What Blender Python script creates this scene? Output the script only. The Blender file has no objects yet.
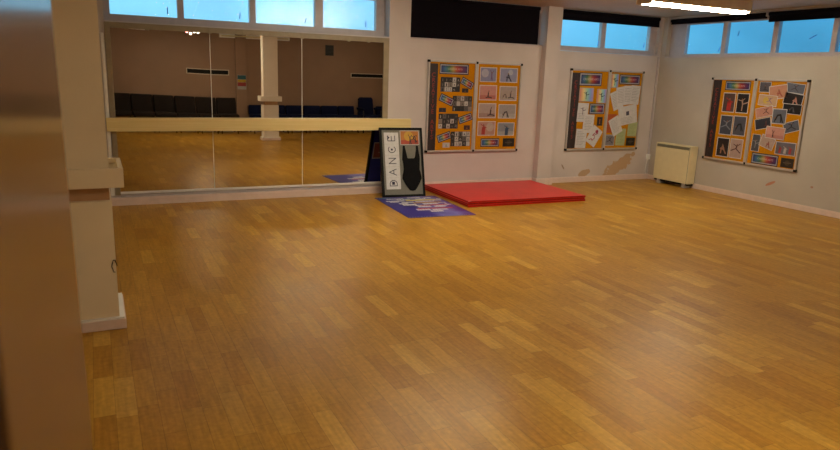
import bpy, bmesh, math, random
from mathutils import Vector, Matrix, Euler
random.seed(7)
PI = math.pi
R_ = math.radians
scn = bpy.context.scene
col = scn.collection

# ------------------------------------------------------------------ helpers
def lin(c):
    return tuple(((v / 255) / 12.92 if v / 255 <= .04045 else ((v / 255 + .055) / 1.055) ** 2.4) for v in c)

def new_mat(name):
    m = bpy.data.materials.new(name); m.use_nodes = True
    nt = m.node_tree
    return m, nt, nt.nodes, nt.links, nt.nodes['Principled BSDF']

def mat(name, rgb, rough=.5, metal=0.0, var=.06, scale=12.0, bump=0.0, spec=.5, bscale=None):
    """procedural paint / plastic / fabric: base colour with a fine noise variation"""
    m, nt, N, L, b = new_mat(name)
    c = lin(rgb)
    tc = N.new('ShaderNodeTexCoord')
    nz = N.new('ShaderNodeTexNoise'); nz.inputs['Scale'].default_value = scale; nz.inputs['Detail'].default_value = 4
    L.new(tc.outputs['Object'], nz.inputs['Vector'])
    rp = N.new('ShaderNodeValToRGB')
    rp.color_ramp.elements[0].position = .3; rp.color_ramp.elements[1].position = .7
    rp.color_ramp.elements[0].color = (*[v * (1 - var) for v in c], 1)
    rp.color_ramp.elements[1].color = (*[min(1, v * (1 + var)) for v in c], 1)
    L.new(nz.outputs['Fac'], rp.inputs['Fac']); L.new(rp.outputs['Color'], b.inputs['Base Color'])
    b.inputs['Roughness'].default_value = rough; b.inputs['Metallic'].default_value = metal
    b.inputs['Specular IOR Level'].default_value = spec
    if bump:
        n2 = N.new('ShaderNodeTexNoise'); n2.inputs['Scale'].default_value = bscale or scale * 6
        L.new(tc.outputs['Object'], n2.inputs['Vector'])
        bp = N.new('ShaderNodeBump'); bp.inputs['Strength'].default_value = bump; bp.inputs['Distance'].default_value = .005
        L.new(n2.outputs['Fac'], bp.inputs['Height']); L.new(bp.outputs['Normal'], b.inputs['Normal'])
    return m

_mc = {}
def flat(rgb, rough=.55):
    k = (tuple(rgb), rough)
    if k not in _mc: _mc[k] = mat('print_ink_%d' % len(_mc), [v * .8 for v in rgb], rough, var=.08, scale=25)
    return _mc[k]

def emat(name, rgb, strength):
    m, nt, N, L, b = new_mat(name)
    b.inputs['Base Color'].default_value = (.8, .8, .8, 1)
    b.inputs['Emission Color'].default_value = (*rgb, 1)
    b.inputs['Emission Strength'].default_value = strength
    return m

def bm_box(bm, x0, x1, y0, y1, z0, z1, mi=0, bev=0.0, M=None):
    t = bmesh.new()
    bmesh.ops.create_cube(t, size=1)
    for v in t.verts:
        v.co = Vector(((x0 + x1) / 2 + v.co.x * (x1 - x0), (y0 + y1) / 2 + v.co.y * (y1 - y0), (z0 + z1) / 2 + v.co.z * (z1 - z0)))
    if bev: bmesh.ops.bevel(t, geom=t.edges[:], offset=bev, segments=2, affect='EDGES', profile=.6)
    merge(bm, t, mi, M); return bm

def merge(bm, t, mi=0, M=None):
    vm = {}
    for v in t.verts: vm[v] = bm.verts.new(M @ v.co if M is not None else v.co)
    for f in t.faces:
        try:
            nf = bm.faces.new([vm[v] for v in f.verts]); nf.material_index = mi if mi is not None else f.material_index; nf.smooth = f.smooth
        except ValueError: pass
    t.free()

def bm_tube(bm, pts, r, seg=10, mi=0, M=None):
    pts = [Vector(p) for p in pts]; t = bmesh.new(); rings = []
    for i, p in enumerate(pts):
        d = (pts[min(i + 1, len(pts) - 1)] - pts[max(i - 1, 0)]).normalized()
        a = Vector((0, 0, 1)) if abs(d.z) < .9 else Vector((1, 0, 0))
        u = d.cross(a).normalized(); w = d.cross(u)
        rr = r[i] if isinstance(r, (list, tuple)) else r
        rings.append([t.verts.new(p + (u * math.cos(2 * PI * k / seg) + w * math.sin(2 * PI * k / seg)) * rr) for k in range(seg)])
    for a, b in zip(rings, rings[1:]):
        for k in range(seg):
            f = t.faces.new((a[k], a[(k + 1) % seg], b[(k + 1) % seg], b[k])); f.smooth = True
    t.faces.new(rings[0][::-1]); t.faces.new(rings[-1])
    bmesh.ops.recalc_face_normals(t, faces=t.faces[:])
    merge(bm, t, mi, M); return bm

def bm_prism(bm, poly, y0, y1, mi=0, M=None):
    """polygon in x,z extruded from y0 to y1"""
    t = bmesh.new()
    a = [t.verts.new((x, y0, z)) for x, z in poly]; b = [t.verts.new((x, y1, z)) for x, z in poly]
    n = len(poly)
    t.faces.new(a); t.faces.new(b[::-1])
    for i in range(n): t.faces.new((a[i], b[i], b[(i + 1) % n], a[(i + 1) % n]))
    bmesh.ops.recalc_face_normals(t, faces=t.faces[:])
    merge(bm, t, mi, M); return bm

def link(name, bm, mats, parent=None, smooth=False):
    me = bpy.data.meshes.new(name)
    bmesh.ops.recalc_face_normals(bm, faces=bm.faces[:])
    if smooth:
        for f in bm.faces: f.smooth = True
    bm.to_mesh(me); bm.free()
    for m in (mats if isinstance(mats, (list, tuple)) else [mats]): me.materials.append(m)
    o = bpy.data.objects.new(name, me); col.objects.link(o)
    if parent: o.parent = parent
    return o

def tag(o, label, cat, group=None):
    o['label'] = label; o['category'] = cat
    if group: o['group'] = group
    return o

def thing(name, label, cat, loc=(0, 0, 0), rotz=0, group=None):
    o = bpy.data.objects.new(name, None); o.empty_display_size = .1; col.objects.link(o)
    o.location = loc; o.rotation_euler = (0, 0, rotz)
    return tag(o, label, cat, group)

def struct(name, bm, m, parent=None):
    o = link(name, bm, m, parent)
    if not parent: o['kind'] = 'structure'
    return o

def dup(root, loc, rotz, label, group=None):
    r = root.copy(); col.objects.link(r); r.location = loc; r.rotation_euler = (0, 0, rotz); r['label'] = label
    if group: r['group'] = group
    for ch in list(root.children):
        c = ch.copy(); col.objects.link(c); c.parent = r
        for g in ch.children:
            d = g.copy(); col.objects.link(d); d.parent = c
    return r

def text_bm(s, size, depth=.0005, outline=False, spacing=1.0):
    cu = bpy.data.curves.new('lettering', 'FONT'); cu.body = s; cu.size = size
    cu.align_x = 'CENTER'; cu.align_y = 'CENTER'; cu.space_character = spacing
    if outline: cu.fill_mode = 'NONE'; cu.bevel_depth = depth; cu.bevel_resolution = 1
    else: cu.extrude = depth
    o = bpy.data.objects.new('lettering_source', cu); col.objects.link(o)
    dg = bpy.context.evaluated_depsgraph_get(); dg.update()
    me = o.evaluated_get(dg).to_mesh()
    t = bmesh.new(); t.from_mesh(me)
    o.evaluated_get(dg).to_mesh_clear()
    bpy.data.objects.remove(o); bpy.data.curves.remove(cu)
    # stand it up: text x -> x, text y -> z, facing -y
    for v in t.verts: v.co = Vector((v.co.x, -v.co.z, v.co.y))
    return t

# ------------------------------------------------------------------ dimensions (metres)
D, RB, XR, CE = 8.348, 8.46, 8.42, 2.63      # pilaster plane, bay wall, right wall, ceiling
YO, XL = -.9, -.25                           # wall behind the camera, left wall
SILL = 2.06

# ------------------------------------------------------------------ materials
def wall_material(name, rgb, patches=()):
    m, nt, N, L, b = new_mat(name)
    geo = N.new('ShaderNodeNewGeometry')
    n1 = N.new('ShaderNodeTexNoise'); n1.inputs['Scale'].default_value = 1.6; n1.inputs['Detail'].default_value = 6
    L.new(geo.outputs['Position'], n1.inputs['Vector'])
    rp = N.new('ShaderNodeValToRGB'); c = lin(rgb)
    rp.color_ramp.elements[0].position = .3; rp.color_ramp.elements[1].position = .72
    rp.color_ramp.elements[0].color = (*[v * .9 for v in c], 1); rp.color_ramp.elements[1].color = (*[min(1, v * 1.05) for v in c], 1)
    L.new(n1.outputs['Fac'], rp.inputs['Fac'])
    last = rp.outputs['Color']
    n2 = N.new('ShaderNodeTexNoise'); n2.inputs['Scale'].default_value = 9; n2.inputs['Detail'].default_value = 6
    n2.inputs['Roughness'].default_value = .65
    L.new(geo.outputs['Position'], n2.inputs['Vector'])
    sep = N.new('ShaderNodeSeparateXYZ'); L.new(geo.outputs['Position'], sep.inputs[0])
    def mth(op, a, bb):
        n = N.new('ShaderNodeMath'); n.operation = op
        for i, v in enumerate((a, bb)):
            if isinstance(v, (int, float)): n.inputs[i].default_value = v
            else: L.new(v, n.inputs[i])
        return n.outputs[0]
    for (ax, u0, z0, a, h, shear, prgb, amp) in patches:   # peeled plaster, each with its own outline
        u = mth('SUBTRACT', sep.outputs[ax], u0); z = mth('SUBTRACT', sep.outputs['Z'], z0)
        z = mth('SUBTRACT', z, mth('MULTIPLY', u, shear))
        d = mth('ADD', mth('POWER', mth('ABSOLUTE', mth('DIVIDE', u, a), 0), 2), mth('POWER', mth('ABSOLUTE', mth('DIVIDE', z, h), 0), 2))
        d = mth('ADD', d, mth('MULTIPLY', mth('SUBTRACT', n2.outputs['Fac'], .5), amp))
        k = mth('LESS_THAN', d, 1.0)
        mx = N.new('ShaderNodeMix'); mx.data_type = 'RGBA'
        L.new(k, mx.inputs['Factor']); L.new(last, mx.inputs['A']); mx.inputs['B'].default_value = (*lin(prgb), 1)
        last = mx.outputs['Result']
    L.new(last, b.inputs['Base Color'])
    b.inputs['Roughness'].default_value = .6
    bp = N.new('ShaderNodeBump'); bp.inputs['Strength'].default_value = .12; bp.inputs['Distance'].default_value = .01
    L.new(n2.outputs['Fac'], bp.inputs['Height']); L.new(bp.outputs['Normal'], b.inputs['Normal'])
    return m

PEEL = (188, 158, 124)
M_back = wall_material('painted_wall_peeling', (204, 195, 190),
    [('X', 7.76, .24, .30, .125, .45, PEEL, 4.0), ('X', 7.05, .135, .12, .055, .25, PEEL, 3.0), ('X', 6.62, .25, .03, .02, -1.2, (150, 130, 112), 1.0)])
M_right = wall_material('painted_wall_scuffed', (188, 181, 170),
    [('Y', 6.15, .285, .07, .022, -.5, (188, 128, 100), 1.6), ('Y', 5.55, .33, .02, .015, 0, (170, 130, 110), 1)])
M_wall = wall_material('painted_wall', (196, 184, 166))
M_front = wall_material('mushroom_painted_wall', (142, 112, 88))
M_ceil = wall_material('painted_ceiling', (188, 172, 148))
M_pillar = wall_material('painted_pillar', (234, 218, 184))
M_skirt = mat('gloss_skirting_paint', (222, 200, 188), .3, var=.05)
M_frame = mat('gloss_window_paint', (186, 178, 180), .35)
M_frameb = mat('bare_mirror_trim', (150, 136, 110), .45, var=.1)
M_beige = mat('cream_enamel', (226, 214, 172), .4, var=.03)
M_grille = mat('grey_grille', (128, 128, 112), .5)
M_black = mat('black_plastic', (6, 6, 7), .65, spec=.2)
M_darkmetal = mat('dark_metal', (48, 46, 44), .4, metal=.6)
M_alu = mat('brushed_aluminium', (190, 184, 178), .35, metal=.35, var=.05)
M_white = mat('white_plastic', (236, 234, 228), .4, var=.03)
M_blind = mat('black_blind_fabric', (18, 15, 22), .9, var=.15, scale=40, spec=.1)
M_amber = mat('amber_felt', (188, 126, 14), .9, var=.12, scale=60, spec=.1)
M_red = mat('red_vinyl', (208, 30, 26), .38, var=.06, scale=5)
M_redd = mat('dark_red_seam', (84, 10, 12), .6)
M_pine = None

def floor_material():
    m, nt, N, L, b = new_mat('strip_parquet')
    geo = N.new('ShaderNodeNewGeometry'); sep = N.new('ShaderNodeSeparateXYZ'); L.new(geo.outputs['Position'], sep.inputs[0])
    def mth(op, a, bb=0.0, cc=None):
        n = N.new('ShaderNodeMath'); n.operation = op
        for i, v in enumerate((a, bb) if cc is None else (a, bb, cc)):
            if isinstance(v, (int, float)): n.inputs[i].default_value = v
            else: L.new(v, n.inputs[i])
        return n.outputs[0]
    W, LEN = .094, .44
    cx = mth('DIVIDE', sep.outputs['X'], W); ci = mth('FLOOR', cx)
    wn = N.new('ShaderNodeTexWhiteNoise'); wn.noise_dimensions = '1D'; L.new(ci, wn.inputs['W'])
    cy = mth('ADD', mth('DIVIDE', sep.outputs['Y'], LEN), mth('MULTIPLY', wn.outputs['Value'], 5.0)); ri = mth('FLOOR', cy)
    cmb = N.new('ShaderNodeCombineXYZ'); L.new(ci, cmb.inputs[0]); L.new(ri, cmb.inputs[1])
    wn2 = N.new('ShaderNodeTexWhiteNoise'); wn2.noise_dimensions = '2D'; L.new(cmb.outputs[0], wn2.inputs['Vector'])
    rp = N.new('ShaderNodeValToRGB'); e = rp.color_ramp.elements
    e[0].position = 0; e[0].color = (*lin(FL0), 1)
    e[1].position = 1; e[1].color = (*lin(FL3), 1)
    for p, c in ((.3, FL1), (.8, FL2)):
        k = e.new(p); k.color = (*lin(c), 1)
    L.new(wn2.outputs['Value'], rp.inputs['Fac'])
    # grain along Y
    mp = N.new('ShaderNodeMapping'); mp.inputs['Scale'].default_value = (60, 5, 1); L.new(geo.outputs['Position'], mp.inputs['Vector'])
    addv = N.new('ShaderNodeVectorMath'); addv.operation = 'ADD'; L.new(mp.outputs[0], addv.inputs[0]); L.new(wn2.outputs['Color'], addv.inputs[1])
    gn = N.new('ShaderNodeTexNoise'); gn.inputs['Scale'].default_value = 1; gn.inputs['Detail'].default_value = 5; L.new(addv.outputs[0], gn.inputs['Vector'])
    wr = N.new('ShaderNodeTexNoise'); wr.inputs['Scale'].default_value = 1.3; wr.inputs['Detail'].default_value = 5; L.new(geo.outputs['Position'], wr.inputs['Vector'])
    sp = N.new('ShaderNodeTexNoise'); sp.inputs['Scale'].default_value = 34; sp.inputs['Detail'].default_value = 6; L.new(geo.outputs['Position'], sp.inputs['Vector'])
    def mul(colr, val, lo, hi):
        mr = N.new('ShaderNodeMapRange'); mr.inputs['From Min'].default_value = .3; mr.inputs['From Max'].default_value = .7
        mr.inputs['To Min'].default_value = lo; mr.inputs['To Max'].default_value = hi; L.new(val, mr.inputs['Value'])
        x = N.new('ShaderNodeMix'); x.data_type = 'RGBA'; x.blend_type = 'MULTIPLY'; x.inputs['Factor'].default_value = 1
        L.new(colr, x.inputs['A']); L.new(mr.outputs[0], x.inputs['B']); return x.outputs['Result']
    c = mul(rp.outputs['Color'], gn.outputs['Fac'], .84, 1.12)
    c = mul(c, wr.outputs['Fac'], .93, 1.06)
    c = mul(c, sp.outputs['Fac'], .86, 1.1)
    # joints
    fx = mth('FRACT', cx); fy = mth('FRACT', cy)
    jx = mth('LESS_THAN', mth('MINIMUM', fx, mth('SUBTRACT', 1.0, fx)), .012)
    jy = mth('LESS_THAN', mth('MINIMUM', fy, mth('SUBTRACT', 1.0, fy)), .003)
    j = mth('MAXIMUM', jx, jy)
    mx = N.new('ShaderNodeMix'); mx.data_type = 'RGBA'; L.new(mth('MULTIPLY', j, .45), mx.inputs['Factor']); L.new(c, mx.inputs['A'])
    mx.inputs['B'].default_value = (*lin((60, 36, 14)), 1)
    L.new(mx.outputs['Result'], b.inputs['Base Color'])
    mr = N.new('ShaderNodeMapRange'); mr.inputs['From Min'].default_value = .3; mr.inputs['From Max'].default_value = .7
    mr.inputs['To Min'].default_value = .295; mr.inputs['To Max'].default_value = .37; L.new(wr.outputs['Fac'], mr.inputs['Value'])
    L.new(mr.outputs[0], b.inputs['Roughness'])
    b.inputs['Specular IOR Level'].default_value = .11
    return m
FL0, FL1, FL2, FL3 = (164, 115, 38), (175, 128, 45), (179, 132, 48), (194, 149, 62)

def wood_material(name, a, bcol, rough, axis=0):
    m, nt, N, L, b = new_mat(name)
    tc = N.new('ShaderNodeTexCoord'); mp = N.new('ShaderNodeMapping')
    s = [40, 40, 40]; s[axis] = 1.5; mp.inputs['Scale'].default_value = s
    L.new(tc.outputs['Object'], mp.inputs['Vector'])
    nz = N.new('ShaderNodeTexNoise'); nz.inputs['Scale'].default_value = 1; nz.inputs['Detail'].default_value = 4; L.new(mp.outputs[0], nz.inputs['Vector'])
    rp = N.new('ShaderNodeValToRGB'); rp.color_ramp.elements[0].position = .3; rp.color_ramp.elements[1].position = .7
    rp.color_ramp.elements[0].color = (*lin(a), 1); rp.color_ramp.elements[1].color = (*lin(bcol), 1)
    L.new(nz.outputs['Fac'], rp.inputs['Fac']); L.new(rp.outputs['Color'], b.inputs['Base Color'])
    b.inputs['Roughness'].default_value = rough
    return m

# ------------------------------------------------------------------ room shell
struct('floor', bm_box(bmesh.new(), XL - .2, XR + .25, YO - .2, RB + .25, -.1, 0), floor_material())
struct('ceiling', bm_box(bmesh.new(), XL - .2, XR + .25, YO - .2, RB + .25, CE, CE + .1), M_ceil)

b = bmesh.new()
YB = RB + .25
bm_box(b, XL - .2, XR + .25, RB, YB, 0, 2.02)                     # wall under the windows
bm_box(b, .16, 3.545, D, RB, 0, SILL)                             # thicker behind the mirrors
bm_box(b, .16, 3.545, RB, YB, 2.02, SILL)
bm_box(b, 3.85, 6.055, RB, YB, 2.02, 2.07)
bm_box(b, XL - .2, .16, D, YB, 0, CE)                             # pilasters
bm_box(b, 3.545, 3.85, D, YB, 0, CE)
bm_box(b, 6.055, 6.31, D, YB, 0, CE)
bm_box(b, 8.35, XR + .25, RB, YB, 2.02, CE)
for x0, x1 in ((.16, 3.545), (3.85, 6.055), (6.31, 8.35)): bm_box(b, x0, x1, RB + .05, YB, 2.54, CE)
struct('wall_back', b, M_back)

b = bmesh.new()
bm_box(b, XR, XR + .25, YO - .2, RB, 0, 2.0)
bm_box(b, XR, XR + .25, YO - .2, 4.76, 2.0, CE)
bm_box(b, XR, XR + .25, 8.36, RB, 2.0, CE)
bm_box(b, XR + .04, XR + .25, 4.76, 8.36, 2.54, CE)
struct('wall_right', b, M_right)
# opposite wall, with a shallow pilaster
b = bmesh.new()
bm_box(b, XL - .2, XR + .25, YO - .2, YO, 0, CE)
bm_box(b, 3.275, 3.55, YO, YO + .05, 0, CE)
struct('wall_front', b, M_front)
# left wall: a step beside the camera with a doorway whose door is folded back against it
b = bmesh.new()
bm_box(b, XL - .2, -.112, YO, 1.30, 0, CE); bm_box(b, XL - .2, -.112, 2.16, 2.5, 0, CE); bm_box(b, XL - .2, -.112, 1.30, 2.16, 2.06, CE)
bm_box(b, XL - .2, XL, 2.5, RB, 0, CE)
struct('wall_left', b, M_wall)
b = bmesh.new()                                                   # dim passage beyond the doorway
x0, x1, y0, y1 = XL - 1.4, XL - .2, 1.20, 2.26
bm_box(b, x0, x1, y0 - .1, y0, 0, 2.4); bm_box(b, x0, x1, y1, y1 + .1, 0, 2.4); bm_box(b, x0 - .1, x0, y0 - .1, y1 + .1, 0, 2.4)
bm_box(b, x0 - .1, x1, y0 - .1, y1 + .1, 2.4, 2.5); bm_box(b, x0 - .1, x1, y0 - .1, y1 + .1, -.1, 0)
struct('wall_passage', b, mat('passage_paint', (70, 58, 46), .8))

# skirtings
b = bmesh.new()
def skirt(x0, x1, yf, h, t=.02):
    bm_box(b, x0, x1, yf - t, yf, 0, h - .012); bm_box(b, x0, x1, yf - t * .7, yf, h - .012, h)
skirt(XL, .115, D, .10); skirt(.115, 3.545, D, .088, .045); skirt(3.545, 3.85 + .02, D, .10); skirt(3.87, 6.03, RB, .10)
skirt(6.03, 6.335, D, .10); bm_box(b, 6.035, 6.055, D, RB, 0, .10); bm_box(b, 6.31, 6.335, D, RB, 0, .10); skirt(6.335, XR, RB, .085)
struct('baseboard_back', b, M_skirt)
b = bmesh.new(); bm_box(b, XR - .018, XR, YO, RB - .02, 0, .062); bm_box(b, XR - .012, XR, YO, RB - .02, .062, .075)
struct('baseboard_right', b, M_skirt)
b = bmesh.new(); bm_box(b, XL, XR - .018, YO, YO + .018, 0, .08)
struct('baseboard_front', b, M_skirt)

# pillar with collar and plinth (built into the left side) and the free-standing one
M_neck = mat('brown_neck_shade', (180, 138, 96), .6, var=.1)  # brown puts the shade of the recess under the collar into the colour
def pillar(name, x0, x1, y0, y1, label=None):
    sh = bm_box(bmesh.new(), x0, x1, y0, y1, .884, CE)
    bm_box(sh, x0 + .03, x1 - .004, y0 + .03, y1 - .03, .80, .884, 1)
    bm_box(sh, x0 - .006, x1 + .006, y0 - .018, y1 + .018, 0, .80)
    o = struct(name, sh, [M_pillar, M_neck])
    c = bmesh.new(); zc0, zc1, w = .884, .998, .078
    t = .028
    bm_box(c, x0 - w, x1 + w, y0 - w * .6, y0 - w * .6 + t, zc0, zc1, bev=.003); bm_box(c, x0 - w, x1 + w, y1 + w * .6 - t, y1 + w * .6, zc0, zc1, bev=.003)
    bm_box(c, x1 + w - t, x1 + w, y0 - w * .6 + t, y1 + w * .6 - t, zc0, zc1, bev=.003); bm_box(c, x0 - w, x0 - w + t, y0 - w * .6 + t, y1 + w * .6 - t, zc0, zc1, bev=.003)
    e = .001
    bm_box(c, x0 - w + t, x0 - e, y0 - w * .6 + t, y1 + w * .6 - t, zc0 + .02, zc1 - .03); bm_box(c, x1 + e, x1 + w - t, y0 - w * .6 + t, y1 + w * .6 - t, zc0 + .02, zc1 - .03)
    bm_box(c, x0, x1, y0 - w * .6 + t, y0 - e, zc0 + .02, zc1 - .03); bm_box(c, x0, x1, y1 + e, y1 + w * .6 - t, zc0 + .02, zc1 - .03)
    link('collar', c, M_pillar, o)
    p = bmesh.new(); w = .042
    bm_box(p, x0 - w, x1 + w, y0 - w, y1 + w, .002, .062); bm_box(p, x0 - w + .006, x1 + w - .006, y0 - w + .006, y1 + w - .006, .062, .076, 1, bev=.003)
    link('plinth', p, [M_skirt, M_white], o)  # white lip paints in the light caught along the plinth's top edge
    return o
pillar('wall_pillar_left', -.36, .054, 4.325, 4.745)
M_pillar = wall_material('white_painted_pillar', (240, 230, 214))
pillar('wall_pillar_front', 3.47, 3.80, 1.12, 1.34)

lp = [(.052 + .013 * math.cos(a * .4) - .002 * (a % 3), 4.303 - .003 * (a % 2), .40 + .038 * math.sin(a * .4)) for a in range(13)]
tag(link('cable_loop', bm_tube(bmesh.new(), lp, .0024, 8), M_black), 'small black cable loop on the right edge of the left pillar', 'cable')

# ------------------------------------------------------------------ windows
M_glass, nt, N, L, bs = new_mat('frosted_window_glass')
tr = N.new('ShaderNodeBsdfTransparent'); tr.inputs['Color'].default_value = (.93, .97, .98, 1)
gl = N.new('ShaderNodeBsdfGlossy'); gl.inputs['Roughness'].default_value = .08
mx = N.new('ShaderNodeMixShader'); mx.inputs[0].default_value = .05
vor = N.new('ShaderNodeTexNoise'); vor.inputs['Scale'].default_value = 90
bp = N.new('ShaderNodeBump'); bp.inputs['Strength'].default_value = .25; bp.inputs['Distance'].default_value = .003
L.new(vor.outputs['Fac'], bp.inputs['Height']); L.new(bp.outputs['Normal'], gl.inputs['Normal'])
L.new(tr.outputs[0], mx.inputs[1]); L.new(gl.outputs[0], mx.inputs[2]); L.new(mx.outputs[0], N['Material Output'].inputs['Surface'])
M_stay = mat('blue_stay', (60, 120, 230), .5)

def window(name, panes, ext, z0, z1, zg0, zg1, axis, w0, stays):
    """axis 'X': window in the back wall at y=w0; 'Y': in the right wall at x=w0. panes = (u0,u1) pairs"""
    def bx(bm, u0, u1, d0, d1, a, c, **k):
        if axis == 'X': bm_box(bm, u0, u1, w0 + d0, w0 + d1, a, c, **k)
        else: bm_box(bm, w0 + d0, w0 + d1, u0, u1, a, c, **k)
    f = bmesh.new()
    bx(f, ext[0], ext[1], -.02, .05, z0, zg0); bx(f, ext[0], ext[1], -.02, .05, zg1, z1)
    es = [ext[0]] + [v for p in panes for v in p] + [ext[1]]
    for i in range(0, len(es), 2): bx(f, es[i], es[i + 1], -.02, .05, zg0, zg1)
    o = struct(name, f, M_frame)
    s = bmesh.new(); bx(s, ext[0], ext[1], -.12 if axis == 'X' else -.11, -.02, z0 - .004, z0 + .012)
    link('window_ledge', s, M_frame, o)
    for i, (u0, u1) in enumerate(panes):
        g = bmesh.new(); bx(g, u0, u1, .012, .018, zg0, zg1); link('pane', g, M_glass, o)
        if stays:
            us, zs, tl = stays[i]
            h = bmesh.new()
            if axis == 'X': bm_tube(h, [(us, w0 + .004, zs), (us + .03 * math.sin(tl), w0 + .004, zs + .075 * math.cos(tl))], .0055)
            else: bm_tube(h, [(w0 + .004, us, zs), (w0 + .004, us - .12 * math.sin(tl), zs + .075 * math.cos(tl))], .0055)
            link('window_stay', h, M_stay, o)
    return o
window('window_1', [(.23, .947), (1.017, 1.775), (1.85, 2.595), (2.70, 3.422)], (.16, 3.545), SILL, 2.58, 2.142, 2.52, 'X', 8.54, [(.84, 2.18, 0), (1.66, 2.18, .3), (2.47, 2.18, .6), (3.29, 2.18, 0)])
window('window_2', [(3.93, 4.90), (4.98, 5.98)], (3.85, 6.055), 2.07, 2.58, 2.15, 2.52, 'X', 8.56, None)
window('window_3', [(6.36, 7.215), (7.30, 8.21)], (6.31, 8.35), 2.03, 2.58, 2.10, 2.52, 'X', 8.55, [(7.18, 2.13, .2), (8.12, 2.15, .5)])
window('window_4', [(4.84, 5.60), (5.67, 6.437), (6.514, 7.281), (7.353, 8.05)], (4.76, 8.36), 2.0, 2.58, 2.055, 2.50, 'Y', 8.52, [(5.0, 2.2, 0), (5.98, 2.23, .9), (7.1, 2.3, .1), (7.42, 2.08, .3)])

# blinds
def blind(name, label, u0, u1, z0, z1, axis, w, group, roll=.026):
    t = thing(name, label, 'blind', ((u0 + u1) / 2, w, z0) if axis == 'X' else (w, (u0 + u1) / 2, z0), 0 if axis == 'X' else -PI / 2, group)
    h = (u1 - u0) / 2
    b1 = bmesh.new(); bm_box(b1, -h, h, -.003, .003, .0, z1 - z0 - .03); bm_box(b1, -h, h, -.008, .008, -.012, .004, bev=.003)
    link('blind_fabric', b1, M_blind, t)
    b2 = bm_tube(bmesh.new(), [(-h, 0, z1 - z0 - .03), (h, 0, z1 - z0 - .03)], roll, 16); link('roller', b2, M_blind, t)
    for s in (-1, 1):
        b3 = bm_box(bmesh.new(), s * (h + .006) - .006, s * (h + .006) + .006, -.03, .03, z1 - z0 - .062, z1 - z0, bev=.003)
        link('bracket', b3, M_frame, t)
    return t
blind('roller_blind', 'black roller blind pulled fully down over window above photo noticeboard', 3.87, 5.985, 2.078, 2.625, 'X', 8.478, 'black roller blinds')
blind('roller_blind', 'black roller blind half raised over two-pane window in the corner bay', 6.33, 8.335, 2.482, 2.625, 'X', 8.475, 'black roller blinds')
blind('roller_blind', 'thin rolled-up black blind on right wall nearest the room corner', 6.60, 8.33, 2.525, 2.60, 'Y', XR + .028, 'black roller blinds', .024)
blind('roller_blind', 'black blind lowered slightly over right wall window farthest from corner', 4.80, 6.565, 2.475, 2.60, 'Y', XR + .028, 'black roller blinds')

# ------------------------------------------------------------------ wall mirror
M_mirror, nt, N, L, bs = new_mat('mirror_silver')
bs.inputs['Base Color'].default_value = (.72, .68, .61, 1)
bs.inputs['Metallic'].default_value = 1; bs.inputs['Roughness'].default_value = .0
nzm = N.new('ShaderNodeTexNoise'); nzm.inputs['Scale'].default_value = 3
mrm = N.new('ShaderNodeMapRange'); mrm.inputs['To Min'].default_value = 0.0; mrm.inputs['To Max'].default_value = .012
L.new(nzm.outputs['Fac'], mrm.inputs['Value']); L.new(mrm.outputs[0], bs.inputs['Roughness'])
mt = thing('wall_mirror', 'full width dance studio mirror of three panels on back wall below windows', 'mirror', (1.84, D, .14))
def mirror_panel(x0, x1, z0, z1, twist):
    t = bmesh.new(); nx, nz_ = 12, 16; rows = []
    for j in range(nz_ + 1):
        row = []
        for i in range(nx + 1):
            u, v = i / nx, j / nz_
            row.append(t.verts.new((x0 + (x1 - x0) * u, -.008 + twist * (1 - u) * (v - .5) * (z1 - z0), z0 + (z1 - z0) * v)))
        rows.append(row)
    for j in range(nz_):
        for i in range(nx):
            f = t.faces.new((rows[j][i], rows[j][i + 1], rows[j + 1][i + 1], rows[j + 1][i])); f.smooth = True
    # rim and back so that the panel has thickness
    loop = rows[0] + [r[-1] for r in rows[1:]] + rows[-1][-2::-1] + [r[0] for r in rows[-2:0:-1]]
    bk = [t.verts.new((v.co.x, -.001, v.co.z)) for v in loop]
    loop = [t.verts.new(v.co) for v in loop]        # own vertices: the rim keeps a hard edge
    n = len(loop)
    for i in range(n): t.faces.new((loop[(i + 1) % n], loop[i], bk[i], bk[(i + 1) % n]))
    t.faces.new(bk)
    return t
zb = .14
for (x0, x1, tw) in ((.215, 1.266, -.0042), (1.274, 2.366, 0), (2.374, 3.465, 0)):
    link('mirror_panel', mirror_panel(x0 - 1.84, x1 - 1.84, .155 - zb, 1.988 - zb, tw), M_mirror, mt)
for x in (1.27, 2.37):
    f = bm_box(bmesh.new(), x - 1.84 - .0036, x - 1.84 + .0036, -.0065, -.001, .155 - zb, 1.985 - zb); link('panel_joint', f, M_white, mt)
f = bmesh.new()
bm_box(f, .16 - 1.84, .215 - 1.84, -.022, -.001, .12 - zb, 2.045 - zb, bev=.002); link('side_trim', f, M_frameb, mt)
f = bmesh.new(); bm_box(f, 3.465 - 1.84, 3.54 - 1.84, -.022, -.001, .12 - zb, 2.045 - zb, bev=.002)
link('side_trim', f, M_frameb, mt)
f = bmesh.new(); bm_box(f, .215 - 1.84, 3.465 - 1.84, -.022, -.001, 1.985 - zb, 2.045 - zb, bev=.002); link('top_rail', f, M_frameb, mt)
f = bmesh.new(); bm_box(f, .215 - 1.84, 3.465 - 1.84, -.034, -.001, .132 - zb, .153 - zb, bev=.002); link('bottom_rail', f, M_white, mt)
f = bmesh.new(); bm_box(f, .215 - 1.84, 3.465 - 1.84, -.02, -.001, .09 - zb, .119 - zb, bev=.002); link('lower_trim', f, M_frame, mt)
for x in (.38, .60, 1.27, 1.66, 2.37, 2.98, 3.25):
    f = bmesh.new(); bm_box(f, x - 1.84 - .018, x - 1.84 + .018, -.034, -.0225, 1.975 - zb, 2.02 - zb, bev=.003); link('mirror_clip', f, M_frameb, mt)

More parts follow.
